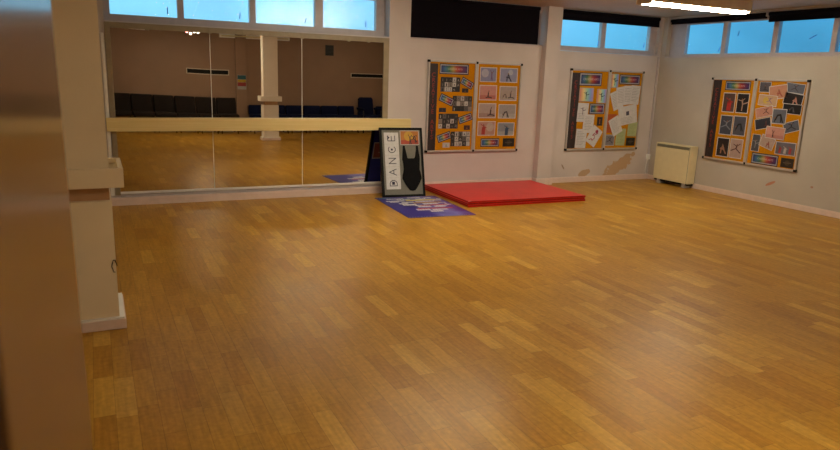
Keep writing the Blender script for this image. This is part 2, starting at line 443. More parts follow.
# ballet barre
M_pine = wood_material('pale_lacquered_pine', (224, 200, 134), (234, 212, 152), .35, 0)
bt = thing('ballet_barre', 'long pale wooden barre plank fixed across the mirror at waist height', 'barre', (1.987, 8.29, .855))
f = bmesh.new(); bm_box(f, -1.874, 1.874, -.024, .024, 0, .152, bev=.006); link('plank', f, M_pine, bt)
for x in (.30, 1.27, 2.37, 3.40):
    f = bmesh.new(); bm_box(f, x - 1.987 - .015, x - 1.987 + .015, .024, .048, .045, .105, bev=.003); link('bracket', f, M_darkmetal, bt)

# cable trunking on the left pilaster
f = bmesh.new(); bm_box(f, -.018, .018, -.02, 0, 0, 1.81, bev=.003); bm_box(f, -.006, .006, -.0225, -.0195, .4, 1.75, bev=.001)
o = link('cable_trunking', f, M_white); o.location = (.132, D - .001, .115); tag(o, 'white vertical cable trunking at left edge of the mirror', 'trunking')

# ------------------------------------------------------------------ ceiling lights
M_lampbody = mat('cream_lamp_body', (220, 205, 178), .45)
def ceiling_light(label, loc, rotz, length, width=.30, glow=1.0):
    t = thing('ceiling_light', label, 'light', loc, rotz, 'fluorescent ceiling lights')
    h = length / 2; w = width / 2
    f = bmesh.new(); bm_box(f, -h + .02, h - .02, -w, w, .03, .15, bev=.012); link('lamp_body', f, M_lampbody, t)
    g = bmesh.new(); n = int(length / .03); prof = []
    for i in range(n): prof += [(-h + .03 + i * (length - .06) / n, .012), (-h + .03 + (i + .5) * (length - .06) / n, 0.0)]
    prof.append((h - .03, .012))
    bm_prism(g, prof + [(h - .03, .029), (-h + .03, .029)], -w + .05, w - .05); link('diffuser', g, emat('lit_diffuser', (1.0, .88, .67), glow * 1.75), t)
    for s in (-1, 1):
        c = bmesh.new(); bm_box(c, s * h - (.03 if s > 0 else 0), s * h + (0 if s > 0 else .03), -w - .004, w + .004, .002, .148, bev=.01); link('end_cap', c, M_lampbody, t)
    return t
ceiling_light('lit fluorescent ceiling light with ridged diffuser near the corner windows', (6.655, 6.2, 2.48), 0, 1.69, .22, 34.0)
LIGHTS = [('lit fluorescent ceiling light above floor in front of the mirror, out of frame', (3.2, 5.9, 2.48), 0, 1.69, .22, 50.0),
          ('lit fluorescent ceiling light over right half of the room, behind the first', (6.2, 1.0, 2.48), 0, 1.69, .22, 13.0),
          ('lit fluorescent ceiling light running towards the mirror, left half of room', (2.15, 1.25, 2.48), PI / 2, 1.3, .22, 50.0)]
for a in LIGHTS: ceiling_light(*a)

# small spot cluster hanging in the room, seen in the mirror
t = thing('spotlight_cluster', 'small hanging cluster of pink and white spotlights seen in the mirror', 'spotlight', (2.0, 1.55, 2.22))
f = bm_tube(bmesh.new(), [(0, 0, .14), (0, 0, CE - 2.22)], .008); link('rod', f, M_darkmetal, t)
f = bm_tube(bmesh.new(), [(-.14, 0, .12), (.14, 0, .12)], .012); link('crossbar', f, M_darkmetal, t)
for k, (x, c, dz) in enumerate(((-.115, (1, .45, .45), .0), (-.04, (1, .8, .6), -.035), (.035, (1, .92, .9), .01), (.11, (.75, .8, .7), .0))):
    hbm = bm_tube(bmesh.new(), [(x, -.02, .10), (x, .02, .085 + dz), (x, .05, .07 + dz)], [.016, .03, .036], 12)
    hd = link('lamp_head', hbm, M_darkmetal, t)
    bb = bmesh.new(); bmesh.ops.create_uvsphere(bb, u_segments=12, v_segments=8, radius=.028, matrix=Matrix.Translation((x, .058, .066 + dz)))
    link('bulb', bb, emat('spot_bulb_%d' % k, c, 6), hd, True)

# battens on the opposite wall
for x0, x1, z, lab in ((-.2, 1.27, 2.385, 'unlit cream tube light on wall behind camera, reflected at mirror top left'), (2.9, 4.66, 2.365, 'unlit cream tube light reflected behind the white column at mirror top')):
    t = thing('tube_light', lab, 'light', ((x0 + x1) / 2, YO, z), 0, 'unlit tube lights'); h = (x1 - x0) / 2
    f = bm_box(bmesh.new(), -h, h, .001, .05, -.045, .045, bev=.008); link('batten', f, M_white, t)
    f = bm_tube(bmesh.new(), [(-h + .04, .07, 0), (h - .04, .07, 0)], .016, 12); link('tube', f, M_beige, t)
    for s in (-1, 1):
        f = bm_box(bmesh.new(), s * (h - .025) - .02, s * (h - .025) + .02, .05, .095, -.025, .025, bev=.006); link('lamp_holder', f, M_white, t)

# ------------------------------------------------------------------ noticeboards
def caps(bm_pts, root):
    for (x, z) in bm_pts:
        c = bm_box(bmesh.new(), x - .017, x + .017, -.036, -.0005, z - .017, z + .017, bev=.005); link('corner_cap', c, M_black, root)
def noticeboard(label, wallloc, rotz, xs, z0, z1):
    """wallloc = where local x=0 meets the wall; xs = three frame lines (local)"""
    t = thing('noticeboard', label, 'noticeboard', wallloc, rotz, 'double noticeboards on the walls')
    k = bm_box(bmesh.new(), xs[0] + .01, xs[2] - .01, -.016, -.002, z0 + .01, z1 - .01); link('felt_panel', k, M_amber, t)
    for a, c in ((xs[0], xs[1]), (xs[1], xs[2])):
        a += .001; c -= .001; w = .026
        f = bmesh.new()
        bm_box(f, a, a + w, -.034, -.001, z0, z1, bev=.004); bm_box(f, c - w, c, -.034, -.001, z0, z1, bev=.004)
        bm_box(f, a + w, c - w, -.034, -.001, z0, z0 + w, bev=.004); bm_box(f, a + w, c - w, -.034, -.001, z1 - w, z1, bev=.004)
        link('door_frame', f, M_alu, t)
    caps([(x, z) for x in (xs[0] + .014, xs[1], xs[2] - .014) for z in (z0 + .014, z1 - .014)], t)
    return t

# --- printed sheets
def ribbon(bm, pts, w, y, mi, th=.0004):
    for (x0, z0), (x1, z1) in zip(pts, pts[1:]):
        d = Vector((x1 - x0, z1 - z0)); l = d.length
        if l < 1e-6: continue
        n = Vector((-d.y, d.x)) / l * w / 2; e = d / l * w * .3
        bm_prism(bm, [(x0 - e.x + n.x, z0 - e.y + n.y), (x0 - e.x - n.x, z0 - e.y - n.y), (x1 + e.x - n.x, z1 + e.y - n.y), (x1 + e.x + n.x, z1 + e.y + n.y)], y - th, y, mi)
def disc(bm, x, z, r, y, mi, th=.0004):
    bm_prism(bm, [(x + r * math.cos(2 * PI * k / 12), z + r * math.sin(2 * PI * k / 12)) for k in range(12)], y - th, y, mi)
FIG = {   # limbs in a unit box (x -.5...5, z -.5...5): head, limbs (width)
 'reach': ((.02, .2), [([(0, .12), (0, -.1)], .1), ([(0, -.08), (-.05, -.45)], .07), ([(0, -.08), (.1, -.44)], .07), ([(0, .1), (-.16, .42)], .05), ([(0, .1), (.18, .38)], .05)]),
 'leap': ((.08, .26), [([(.05, .18), (0, -.02)], .1), ([(0, 0), (-.38, -.16)], .07), ([(0, 0), (.34, -.26)], .07), ([(.05, .16), (.3, .34)], .05), ([(.05, .16), (-.22, .28)], .05)]),
 'sit': ((.0, .12), [([(0, .04), (-.02, -.26)], .12), ([(-.02, -.28), (.2, -.3), (.36, -.34)], .09), ([(-.02, -.28), (-.24, -.32)], .09), ([(0, .03), (.06, .3)], .05)]),
 'arch': ((-.26, -.1), [([(-.22, -.2), (-.1, .06), (.1, .1)], .1), ([(.1, .1), (.28, -.34)], .08), ([(-.2, -.1), (-.28, -.36)], .05), ([(.1, .08), (.16, -.34)], .07)]),
 'arab': ((-.06, .24), [([(-.05, .16), (0, -.06)], .1), ([(0, -.06), (-.02, -.46)], .07), ([(0, -.06), (.36, .06)], .07), ([(-.05, .14), (-.34, .2)], .05), ([(-.05, .14), (.12, .3)], .04)]),
 'crouch': ((-.02, .16), [([(0, .08), (.1, -.14)], .13), ([(.1, -.14), (-.1, -.1), (-.12, -.4)], .1), ([(.1, -.14), (.28, -.4)], .1), ([(0, .06), (-.2, -.12)], .05)]),
 'dress': ((0, .25), [([(0, .18), (0, 0)], .11), ([(0, 0), (-.02, -.38)], .3), ([(0, .14), (-.24, .3)], .05), ([(0, .14), (.24, .06)], .05)]),
}
def figure(bm, kind, cx, cz, s, y, mi, mh=None):
    (hx, hz), limbs = FIG[kind]
    for pts, w in limbs: ribbon(bm, [(cx + px * s, cz + pz * s) for px, pz in pts], w * s, y, mi)
    disc(bm, cx + hx * s, cz + hz * s, .06 * s, y, mi if mh is None else mh)

def ramp_mat(name, stops, dark=True):
    m, nt, N, L, b = new_mat(name)
    tc = N.new('ShaderNodeTexCoord'); sp = N.new('ShaderNodeSeparateXYZ'); L.new(tc.outputs['Generated'], sp.inputs[0])
    rp = N.new('ShaderNodeValToRGB'); e = rp.color_ramp.elements
    e[0].position = stops[0][0]; e[0].color = (*lin(stops[0][1]), 1); e[1].position = stops[-1][0]; e[1].color = (*lin(stops[-1][1]), 1)
    for p, c in stops[1:-1]:
        k = e.new(p); k.color = (*lin(c), 1)
    nz = N.new('ShaderNodeTexNoise'); nz.inputs['Scale'].default_value = 3; L.new(tc.outputs['Generated'], nz.inputs['Vector'])
    ad = N.new('ShaderNodeMath'); ad.operation = 'MULTIPLY_ADD'; ad.inputs[1].default_value = .12; L.new(nz.outputs['Fac'], ad.inputs[0])
    sb = N.new('ShaderNodeMath'); sb.operation = 'SUBTRACT'; L.new(sp.outputs['X'], sb.inputs[0]); sb.inputs[1].default_value = .06
    L.new(sb.outputs[0], ad.inputs[2]); L.new(ad.outputs[0], rp.inputs['Fac'])
    if dark:   # a beam that widens to the middle over near-black ink
        z = N.new('ShaderNodeMath'); z.operation = 'SUBTRACT'; L.new(sp.outputs['Z'], z.inputs[0]); z.inputs[1].default_value = .5
        za = N.new('ShaderNodeMath'); za.operation = 'ABSOLUTE'; L.new(z.outputs[0], za.inputs[0])
        mr = N.new('ShaderNodeMapRange'); mr.inputs['From Min'].default_value = .06; mr.inputs['From Max'].default_value = .46
        L.new(za.outputs[0], mr.inputs['Value'])
        mx = N.new('ShaderNodeMix'); mx.data_type = 'RGBA'; L.new(mr.outputs[0], mx.inputs['Factor']); L.new(rp.outputs['Color'], mx.inputs['A']); mx.inputs['B'].default_value = (*lin((22, 22, 60)), 1)
        L.new(mx.outputs['Result'], b.inputs['Base Color'])
    else: L.new(rp.outputs['Color'], b.inputs['Base Color'])
    b.inputs['Roughness'].default_value = .4
    return m
M_rainbow = ramp_mat('rainbow_beam_print', [(.05, (30, 40, 110)), (.2, (56, 110, 150)), (.33, (70, 124, 66)), (.45, (186, 160, 80)), (.56, (186, 90, 40)), (.68, (160, 32, 40)), (.82, (88, 32, 84)), (.97, (30, 35, 110))])
M_art = ramp_mat('pastel_rainbow_print', [(.05, (210, 130, 110)), (.3, (225, 205, 140)), (.55, (150, 205, 190)), (.8, (130, 160, 215)), (.97, (180, 140, 200))], False)
WHITE, INK = (240, 238, 238), (28, 26, 28)
GREY_TILES = [(24, 22, 24), (60, 56, 56), (104, 100, 100), (220, 218, 214), (40, 38, 40), (150, 140, 134), (206, 200, 196), (30, 28, 30)]

def sheet(kind, w, h, opt):
    """mesh of one printed sheet in its own local frame: x right, z up, back on y=0"""
    bm = bmesh.new(); mats = []
    def mi(m):
        if m not in mats: mats.append(m)
        return mats.index(m)
    hw, hh = w / 2, h / 2; T = .0012
    if kind == 'photo':
        bd = opt.get('border', WHITE); m_ = min(w, h) * opt.get('margin', .05)
        bm_box(bm, -hw, hw, -T, 0, -hh, hh, mi(flat(bd)))
        bm_box(bm, -hw + m_, hw - m_, -T - .0003, -T, -hh + m_, hh - m_, mi(flat(opt['bg'], .4)))
        y = -T - .0003
        if 'floor' in opt: bm_box(bm, -hw + m_, hw - m_, y - .0003, y, -hh + m_, -hh + m_ + h * .28, mi(flat(opt['floor'], .4))); y -= .0003
        if 'glow' in opt:
            gx, gz, gr, gc = opt['glow']; disc(bm, gx * w, gz * h, gr * h, y, mi(flat(gc, .4)), .0003); y -= .0003
        for (fk, fx, fz, fs, fc) in opt.get('figs', ()): figure(bm, fk, fx * w, fz * h, fs * min(w, h), y, mi(flat(fc, .4)), mi(flat((150, 110, 90), .4)))
    elif kind == 'rainbow':
        m_ = min(w, h) * .11
        bm_box(bm, -hw - .012, hw + .012, -.0006, 0, -hh - .012, hh + .012, mi(flat(INK)))
        bm_box(bm, -hw, hw, -T, -.0006, -hh, hh, mi(flat((200, 200, 212))))
        bm_box(bm, -hw + m_, hw - m_, -T - .0003, -T, -hh + m_, hh - m_, mi(M_rainbow))
        t = text_bm('CREATIVE ARTS', h * .27, .0002)
        wd = max(v.co.x for v in t.verts) - min(v.co.x for v in t.verts); k = min(1, (w - 2 * m_) * .84 / wd)
        merge(bm, t, mi(flat((214, 210, 216))), Matrix.Translation((w * .03, -T - .0006, 0)) @ Matrix.Diagonal((k, 1, 1, 1)))
    elif kind == 'collage':
        bm_box(bm, -hw, hw, -T, 0, -hh, hh, mi(flat((52, 48, 48))))
        rnd = random.Random(opt['seed']); nx, nz = 5, 3; cw, ch = w / nx, h / nz
        for i in range(nx):
            for j in range(nz):
                c = rnd.choice(GREY_TILES); x, z = -hw + (i + .5) * cw, -hh + (j + .5) * ch
                bm_box(bm, x - cw * .46, x + cw * .46, -T - .0003, -T, z - ch * .45, z + ch * .45, mi(flat(c)))
                fc = (24, 22, 24) if sum(c) > 250 else rnd.choice([(190, 186, 182), (120, 112, 108)])
                if rnd.random() < .8: figure(bm, rnd.choice(list(FIG)), x, z, min(cw, ch) * .85, -T - .0003, mi(flat(fc)))
    elif kind == 'tiny':
        bm_box(bm, -hw, hw, -T, 0, -hh, hh, mi(flat(opt['bg'])))
        figure(bm, opt.get('fig', 'sit'), 0, 0, min(w, h) * .8, -T, mi(flat(opt['fg'])))
    elif kind == 'plaque':
        bm_box(bm, -hw, hw, -.002, 0, -hh, hh, mi(flat((34, 30, 28), .35)))
        disc(bm, 0, 0, h * .3, -.002, mi(flat((78, 66, 52)))); ribbon(bm, [(-w * .3, -h * .02), (w * .3, .02 * h)], h * .07, -.0024, mi(flat((120, 108, 92))))
    elif kind in ('paper', 'green', 'bigpaper', 'orange', 'drawing'):
        c = {'green': (206, 220, 160), 'orange': (206, 98, 34)}.get(kind, (252, 250, 250))
        bm_box(bm, -hw, hw, -T, 0, -hh, hh, mi(flat(c, .7)))
        if kind == 'drawing':
            r = mi(flat((196, 60, 92))); q = [(-.26, -.34), (-.1, -.2), (.02, -.26), (.12, -.08), (-.02, .06), (-.16, -.02), (-.1, .14), (.06, .12), (.16, .26), (.04, .36), (-.06, .28)]
            ribbon(bm, [(a * w, b_ * h) for a, b_ in q], .012, -T, r); disc(bm, .02 * w, .3 * h, .03, -T, r)
        elif kind == 'bigpaper':
            bm_box(bm, -w * .08, w * .08, -T - .0004, -T, -h * .02, h * .2, mi(flat((70, 70, 96))))
            for i in range(5): bm_box(bm, -w * .4, w * (.2 + .04 * (i % 3)), -T - .0002, -T, h * (-.12 - .07 * i) - .002, h * (-.12 - .07 * i) + .002, mi(flat((176, 174, 178))))
        elif kind != 'orange':
            lc = mi(flat((158, 156, 160) if kind == 'paper' else (168, 186, 120)))
            if opt.get('sketch'):
                figure(bm, 'arab', 0, h * .12, h * .5, -T, mi(flat((120, 110, 130))))
            for i in range(9):
                if opt.get('sketch') and i < 5: continue
                z = h * (.36 - .085 * i); bm_box(bm, -w * .38, w * (.36 - .1 * ((i * 7) % 3)), -T - .0002, -T, z - .0022, z + .0022, lc)
    elif kind == 'art':
        bm_box(bm, -hw, hw, -T, 0, -hh, hh, mi(flat((200, 206, 214)))); bm_box(bm, -hw + .008, hw - .008, -T - .0003, -T, -hh + .008, hh - .008, mi(M_art))
        figure(bm, 'arab', 0, 0, h * .7, -T - .0003, mi(flat((60, 70, 90))))
    elif kind == 'strip':
        bm_box(bm, -hw, hw, -T, 0, -hh, hh, mi(mat('dark_mottled_banner', (42, 32, 32), .5, var=.35, scale=18)))
        z = h * .37; dz = h * .74 / 12.4
        for ch in 'CREATIVE ARTS':
            if ch != ' ':
                merge(bm, text_bm(ch, dz * 1.2, .0003), mi(flat((182, 56, 46))), Matrix.Translation((0, -T - .0003, z)))
            z -= dz
    return bm, mats

NAMES = dict(photo='photograph', rainbow='rainbow_banner', collage='photo_collage', tiny='small_photograph', plaque='dark_card', paper='paper_sheet', green='green_sheet', bigpaper='paper_sheet', orange='orange_card', drawing='drawing', art='art_print', strip='letter_strip')
CATS = dict(photo='photograph', rainbow='banner', collage='collage', tiny='photograph', plaque='card', paper='paper', green='paper', bigpaper='paper', orange='card', drawing='drawing', art='print', strip='banner')
def pin(items, rotz, base, sgn, group):
    for i, (kind, u, z, w, h, tilt, label, opt) in enumerate(items):
        bm, mats = sheet(kind, w, h, opt)
        o = link(NAMES[kind], bm, mats); d = .0175 + opt.get('lift', (i % 3) * .0002)
        o.location = (u, base - d, z) if sgn == 'X' else (base - d, u, z)
        o.rotation_euler = (0, R_(tilt), rotz); tag(o, label, CATS[kind], group)

noticeboard('double aluminium noticeboard with eight dance photographs on its right door', (0, RB, 0), 0, (4.172, 4.946, 5.715), .525, 1.80)
noticeboard('double aluminium noticeboard with fanned white sheets, between pillar and corner', (0, RB, 0), 0, (6.612, 7.378, 8.085), .51, 1.765)
noticeboard('double aluminium noticeboard on the right wall beside the heater', (XR, 0, 0), -PI / 2, (-7.342, -6.585, -5.795), .495, 1.70)

def P(bg, *figs, **k): return dict(bg=bg, figs=figs, **k)
B1 = [
('strip', 4.266, 1.153, .125, 1.20, 0, 'dark vertical strip with red letters on board nearest the mirror', {}),
('rainbow', 4.585, 1.685, .44, .12, 0, 'widest rainbow title banner, top of the left door beside mirror', {}),
('collage', 4.532, 1.474, .31, .20, 0, 'black and white photo collage, topmost of four, board by mirror', dict(seed=1)),
('rainbow', 4.800, 1.499, .185, .08, 25, 'small tilted rainbow banner right of the topmost collage', dict(lift=.003)),
('tiny', 4.775, 1.397, .105, .058, 0, 'tiny dark snapshot below the topmost tilted rainbow banner', dict(bg=(40, 34, 30), fg=(150, 110, 70))),
('rainbow', 4.480, 1.262, .205, .085, 22, 'small tilted rainbow banner left of the second collage down', dict(lift=.003)),
('collage', 4.737, 1.212, .315, .215, 0, 'black and white photo collage, second down, board by mirror', dict(seed=2)),
('tiny', 4.423, 1.120, .112, .06, 0, 'tiny dark blue snapshot at left edge below second collage level', dict(bg=(30, 34, 60), fg=(120, 90, 60))),
('collage', 4.522, .964, .314, .21, 0, 'black and white photo collage, third down, board by mirror', dict(seed=3)),
('rainbow', 4.798, 1.003, .20, .08, -18, 'small tilted rainbow banner right of the third collage down', dict(lift=.003)),
('tiny', 4.831, .873, .10, .066, 0, 'tiny dark red snapshot at right, just above the lowest collage', dict(bg=(70, 22, 18), fg=(170, 110, 70))),
('rainbow', 4.464, .742, .195, .085, -18, 'small tilted rainbow banner left of the lowest collage', dict(lift=.003)),
('collage', 4.732, .711, .318, .21, 0, 'black and white photo collage, lowest of four, board by mirror', dict(seed=5)),
('tiny', 4.502, .625, .112, .068, 0, 'tiny white card with black figure left of the lowest collage', dict(bg=(224, 222, 220), fg=(30, 30, 34), lift=.0045)),
('photo', 5.146, 1.628, .279, .205, 0, 'misty lilac dance photograph, top left of the eight-photo door', P((150, 150, 190), ('reach', .2, -.02, .8, (120, 70, 130)), glow=(-.2, .1, .3, (196, 192, 216)))),
('photo', 5.492, 1.629, .305, .208, 0, 'lavender photograph with dark dancer, top right of the eight', P((160, 162, 200), ('crouch', -.02, -.05, .9, (46, 50, 80)), glow=(.1, .2, .2, (200, 200, 220)))),
('photo', 5.155, 1.373, .294, .215, 0, 'salmon pink photograph with small dark sitting figure', P((226, 160, 148), ('sit', .02, -.08, .75, (60, 26, 24)), floor=(206, 120, 108))),
('photo', 5.500, 1.368, .30, .207, 0, 'pale grey photograph with reclining group beside the salmon one', P((190, 172, 164), ('sit', .15, -.05, .8, (84, 70, 66)), ('arch', -.18, -.12, .6, (110, 92, 84)))),
('photo', 5.157, 1.116, .297, .212, 0, 'pinkish grey photograph of seated figure, third row left', P((200, 178, 170), ('sit', .2, -.02, .9, (70, 38, 34)), floor=(182, 150, 140))),
('photo', 5.502, 1.109, .305, .205, 0, 'pale grey photograph of an arching dancer, third row right', P((178, 172, 172), ('arch', -.08, -.12, .9, (66, 60, 66)), floor=(196, 190, 186))),
('photo', 5.161, .86, .30, .208, 0, 'pink photograph of dancer in red, bottom row left', P((208, 160, 146), ('dress', -.16, 0, .95, (190, 52, 44)), glow=(.2, .1, .32, (216, 196, 184)))),
('photo', 5.498, .849, .292, .192, 0, 'blue grey photograph of dancer in blue, bottom row right', P((150, 156, 168), ('dress', .05, -.02, .95, (44, 78, 120)), floor=(182, 180, 180))),
('rainbow', 5.235, .652, .295, .10, 0, 'level rainbow banner below the eight photographs', {}),
('plaque', 5.560, .651, .205, .125, 0, 'dark card at bottom right of the eight-photo door', {}),
]
pin(B1, 0, RB, 'X', 'prints on the board by the mirror')
B2 = [
('strip', 6.728, 1.125, .155, 1.165, 0, 'dark vertical strip with red letters on board nearest the room corner', {}),
('rainbow', 7.008, 1.613, .415, .175, 0, 'large dark framed rainbow banner atop left door of corner board', {}),
('art', 6.947, 1.378, .275, .208, 0, 'pastel rainbow print with dancer below the large rainbow banner', dict(lift=.002)),
('art', 7.252, 1.361, .19, .218, 0, 'narrow pastel rainbow print at right edge of the left door', dict(lift=.002)),
('paper', 6.904, 1.103, .21, .293, 2, 'white sheet with sketched dancer, upper left of corner board', dict(sketch=1, lift=.0035)),
('rainbow', 7.180, 1.161, .275, .14, 0, 'smaller rainbow banner in the middle of the left door', dict(lift=.005)),
('paper', 7.033, .927, .208, .29, 2, 'white typed sheet overlapping middle of the left door', dict(lift=.0068)),
('tiny', 7.262, .965, .11, .138, 0, 'tiny black print with orange figure right of the typed sheet', dict(bg=(30, 24, 24), fg=(206, 120, 40), fig='reach')),
('drawing', 7.166, .731, .215, .29, 32, 'tilted white sheet with looping red line drawing', dict(lift=.0085)),
('paper', 6.910, .695, .21, .297, 2, 'white typed sheet at bottom left of corner board', dict(lift=.005)),
('art', 7.495, 1.604, .145, .215, 0, 'pastel print of small dancer at top left of right door', {}),
('rainbow', 7.802, 1.629, .40, .13, 0, 'wide rainbow banner at top of the right door above sheets', {}),
('paper', 7.568, 1.302, .206, .295, -22, 'leftmost and most tilted sheet of the white paper fan', dict(lift=.002)),
('paper', 7.657, 1.365, .20, .297, -9, 'second sheet from left of the white paper fan', dict(lift=.0036)),
('paper', 7.800, 1.385, .20, .297, -2, 'third sheet from left of the white paper fan', dict(lift=.0052)),
('paper', 7.938, 1.391, .19, .297, 3, 'rightmost and straightest sheet of the white paper fan', dict(lift=.0068)),
('bigpaper', 7.822, 1.069, .385, .30, -10, 'large white landscape sheet with small dark picture in the middle', dict(lift=.0085)),
('orange', 7.502, .93, .20, .30, 0, 'plain orange card behind the tilted sheets', {}),
('paper', 7.588, .892, .205, .285, -28, 'tilted typed white sheet over the orange card', dict(lift=.0102)),
('green', 7.723, .712, .195, .275, 2, 'lower left of two pale green sheets', dict(lift=.002)),
('green', 7.955, .837, .195, .23, 2, 'upper right of two pale green sheets', dict(lift=.004)),
('photo', 7.505, .662, .19, .176, 0, 'grey photograph of leaping figure at bottom of right door', P((150, 146, 156), ('leap', 0, 0, .9, (50, 46, 54)))),
('plaque', 7.945, .634, .19, .13, 0, 'dark card below the pale green sheets', {}),
]
pin(B2, 0, RB, 'X', 'papers on the corner board')
B3 = [
('strip', 7.238, 1.098, .145, 1.14, 0, 'dark vertical strip with red letters on right wall board', {}),
('rainbow', 6.883, 1.593, .405, .11, 0, 'rainbow title banner above six photographs on right wall board', {}),
('photo', 6.999, 1.351, .215, .282, 0, 'photograph of dancer in a red dress, right wall board', P((96, 70, 66), ('dress', .05, -.02, 1.1, (206, 50, 44)))),
('photo', 6.765, 1.352, .205, .282, 0, 'black photograph with pale leaping dancer beside the red dress', P((26, 22, 24), ('arab', .02, 0, 1.1, (214, 176, 156)))),
('photo', 6.996, 1.023, .218, .288, 0, 'slate photograph with pale blurred dancer, middle row left', P((74, 78, 92), ('leap', 0, 0, 1.0, (150, 156, 168)))),
('photo', 6.765, 1.028, .218, .285, 0, 'slate photograph with dark dancer bent over, middle row right', P((92, 94, 108), ('arch', 0, .02, 1.0, (28, 28, 34)))),
('photo', 7.003, .696, .22, .282, 0, 'dark brown photograph of crouching dancer, bottom row left', P((40, 28, 26), ('crouch', 0, 0, 1.0, (196, 140, 110)))),
('photo', 6.770, .70, .215, .282, 0, 'pale pink photograph of leaping dancer, bottom row right', P((206, 176, 166), ('leap', 0, 0, 1.0, (96, 52, 46)))),
('photo', 6.435, 1.590, .18, .145, 0, 'grey photograph at top left of the overlapping prints', P((92, 90, 104), ('sit', 0, 0, .9, (50, 46, 52)))),
('photo', 6.225, 1.529, .275, .185, -9, 'orange pink photograph of curled figure near top of the overlapping prints', P((222, 160, 130), ('crouch', .05, 0, .9, (186, 96, 76)), lift=.002)),
('photo', 5.985, 1.588, .275, .13, 6, 'blue grey photograph at top right of overlapping prints', P((110, 116, 134), ('leap', 0, 0, 1.0, (58, 60, 72)))),
('photo', 6.365, 1.410, .29, .15, 3, 'blurred yellow and lilac photograph among the overlapping prints', P((226, 190, 150), ('leap', .1, 0, .8, (150, 110, 170)), glow=(-.1, 0, .3, (240, 206, 90)), lift=.0035)),
('photo', 5.990, 1.446, .28, .16, 8, 'black photograph with pink arm shape at right of prints', P((30, 24, 26), ('crouch', .12, 0, 1.1, (222, 160, 140)), lift=.002)),
('photo', 6.390, 1.252, .27, .14, -14, 'tilted salmon photograph with small dark silhouette at left', P((224, 160, 140), ('leap', .1, 0, .9, (90, 44, 40)), lift=.0055)),
('photo', 5.985, 1.315, .275, .135, 2, 'black photograph with faint grey curve at right of prints', P((20, 20, 24), ('arch', 0, .05, 1.0, (90, 90, 98)), lift=.0035)),
('photo', 6.154, 1.207, .215, .205, 0, 'grey photograph with strong black bending figure in the middle', P((118, 122, 136), ('arch', 0, 0, 1.1, (16, 16, 20)), lift=.0075)),
('photo', 6.388, 1.093, .25, .15, -14, 'tilted dark slate photograph at left below the salmon print', P((60, 62, 76), ('sit', .2, 0, .8, (130, 70, 70)), lift=.004)),
('photo', 5.955, 1.082, .23, .145, -18, 'tilted slate photograph with leaping black figure at right', P((98, 104, 120), ('leap', 0, 0, 1.1, (20, 20, 26)), lift=.0055)),
('photo', 6.176, .981, .29, .165, 2, 'pink photograph with tiny silhouette in the lower middle', P((236, 172, 156), ('reach', -.1, -.08, .7, (60, 30, 30)), floor=(222, 150, 136), lift=.0092)),
('photo', 6.458, .817, .13, .24, 2, 'narrow upright grey photograph at lower left of prints', P((88, 92, 104), ('arab', 0, 0, 1.1, (170, 170, 180)), lift=.002)),
('photo', 6.277, .843, .225, .165, 16, 'tilted pinkish grey photograph above the lower rainbow banner', P((206, 180, 168), ('crouch', .1, -.05, .8, (170, 90, 76)), lift=.0055)),
('photo', 5.993, .785, .30, .175, 0, 'grey photograph of red and white dancers at lower right', P((120, 116, 126), ('dress', -.25, -.05, .7, (190, 60, 66)), ('dress', 0, -.05, .7, (210, 206, 204)), ('dress', .25, -.05, .7, (190, 60, 66)), lift=.004)),
('rainbow', 6.285, .604, .395, .13, 0, 'rainbow banner below the overlapping prints on right wall board', {}),
('plaque', 5.938, .598, .19, .128, 0, 'dark card at bottom right of right wall board', {}),
]
pin(B3, -PI / 2, XR, 'Y', 'prints on the right wall board')

# ------------------------------------------------------------------ dance display frame, leaning on the barre
M_panel = mat('grey_display_cloth', (118, 117, 108), .9, var=.06, scale=50, spec=.1)
M_blueback = mat('dark_blue_backing', (22, 40, 140), .6)
dr = thing('display_frame', 'black framed grey display panel leaning on the barre beside red mats', 'display', (3.35, 7.973, .0045))
dr.rotation_euler = (-.266, 0, -.102)
W_, H_ = .598, .925
f = bmesh.new(); fw = .03
bm_box(f, 0, fw, 0, .04, 0, H_, bev=.003); bm_box(f, W_ - fw, W_, 0, .04, 0, H_, bev=.003); bm_box(f, fw, W_ - fw, 0, .04, 0, fw, bev=.003); bm_box(f, fw, W_ - fw, 0, .04, H_ - fw, H_, bev=.003)
link('frame', f, M_black, dr)
f = bm_box(bmesh.new(), fw, W_ - fw, .012, .022, fw, H_ - fw); link('display_panel', f, M_panel, dr)
f = bm_box(bmesh.new(), fw, W_ - fw, .024, .034, fw, H_ - fw); o = link('back_board', f, M_blueback, dr); o['label'] = 'dark blue back board'
f = bmesh.new(); bm_box(f, .05, .40, .0342, .0352, .46, .70); bm_box(f, .065, .385, .0352, .0356, .475, .685, 1); figure(f, 'leap', .22, .58, .2, .0356, 2)
o = link('back_print', f, [flat((236, 226, 226)), flat((190, 110, 104)), flat((236, 220, 210))], dr); o['label'] = 'reddish print on the back of the frame'
DM = Matrix.Translation(dr.location) @ dr.rotation_euler.to_matrix().to_4x4()
def on_display(o, x, y, z):
    o.matrix_world = DM @ Matrix.Translation((x, y, z)); return o
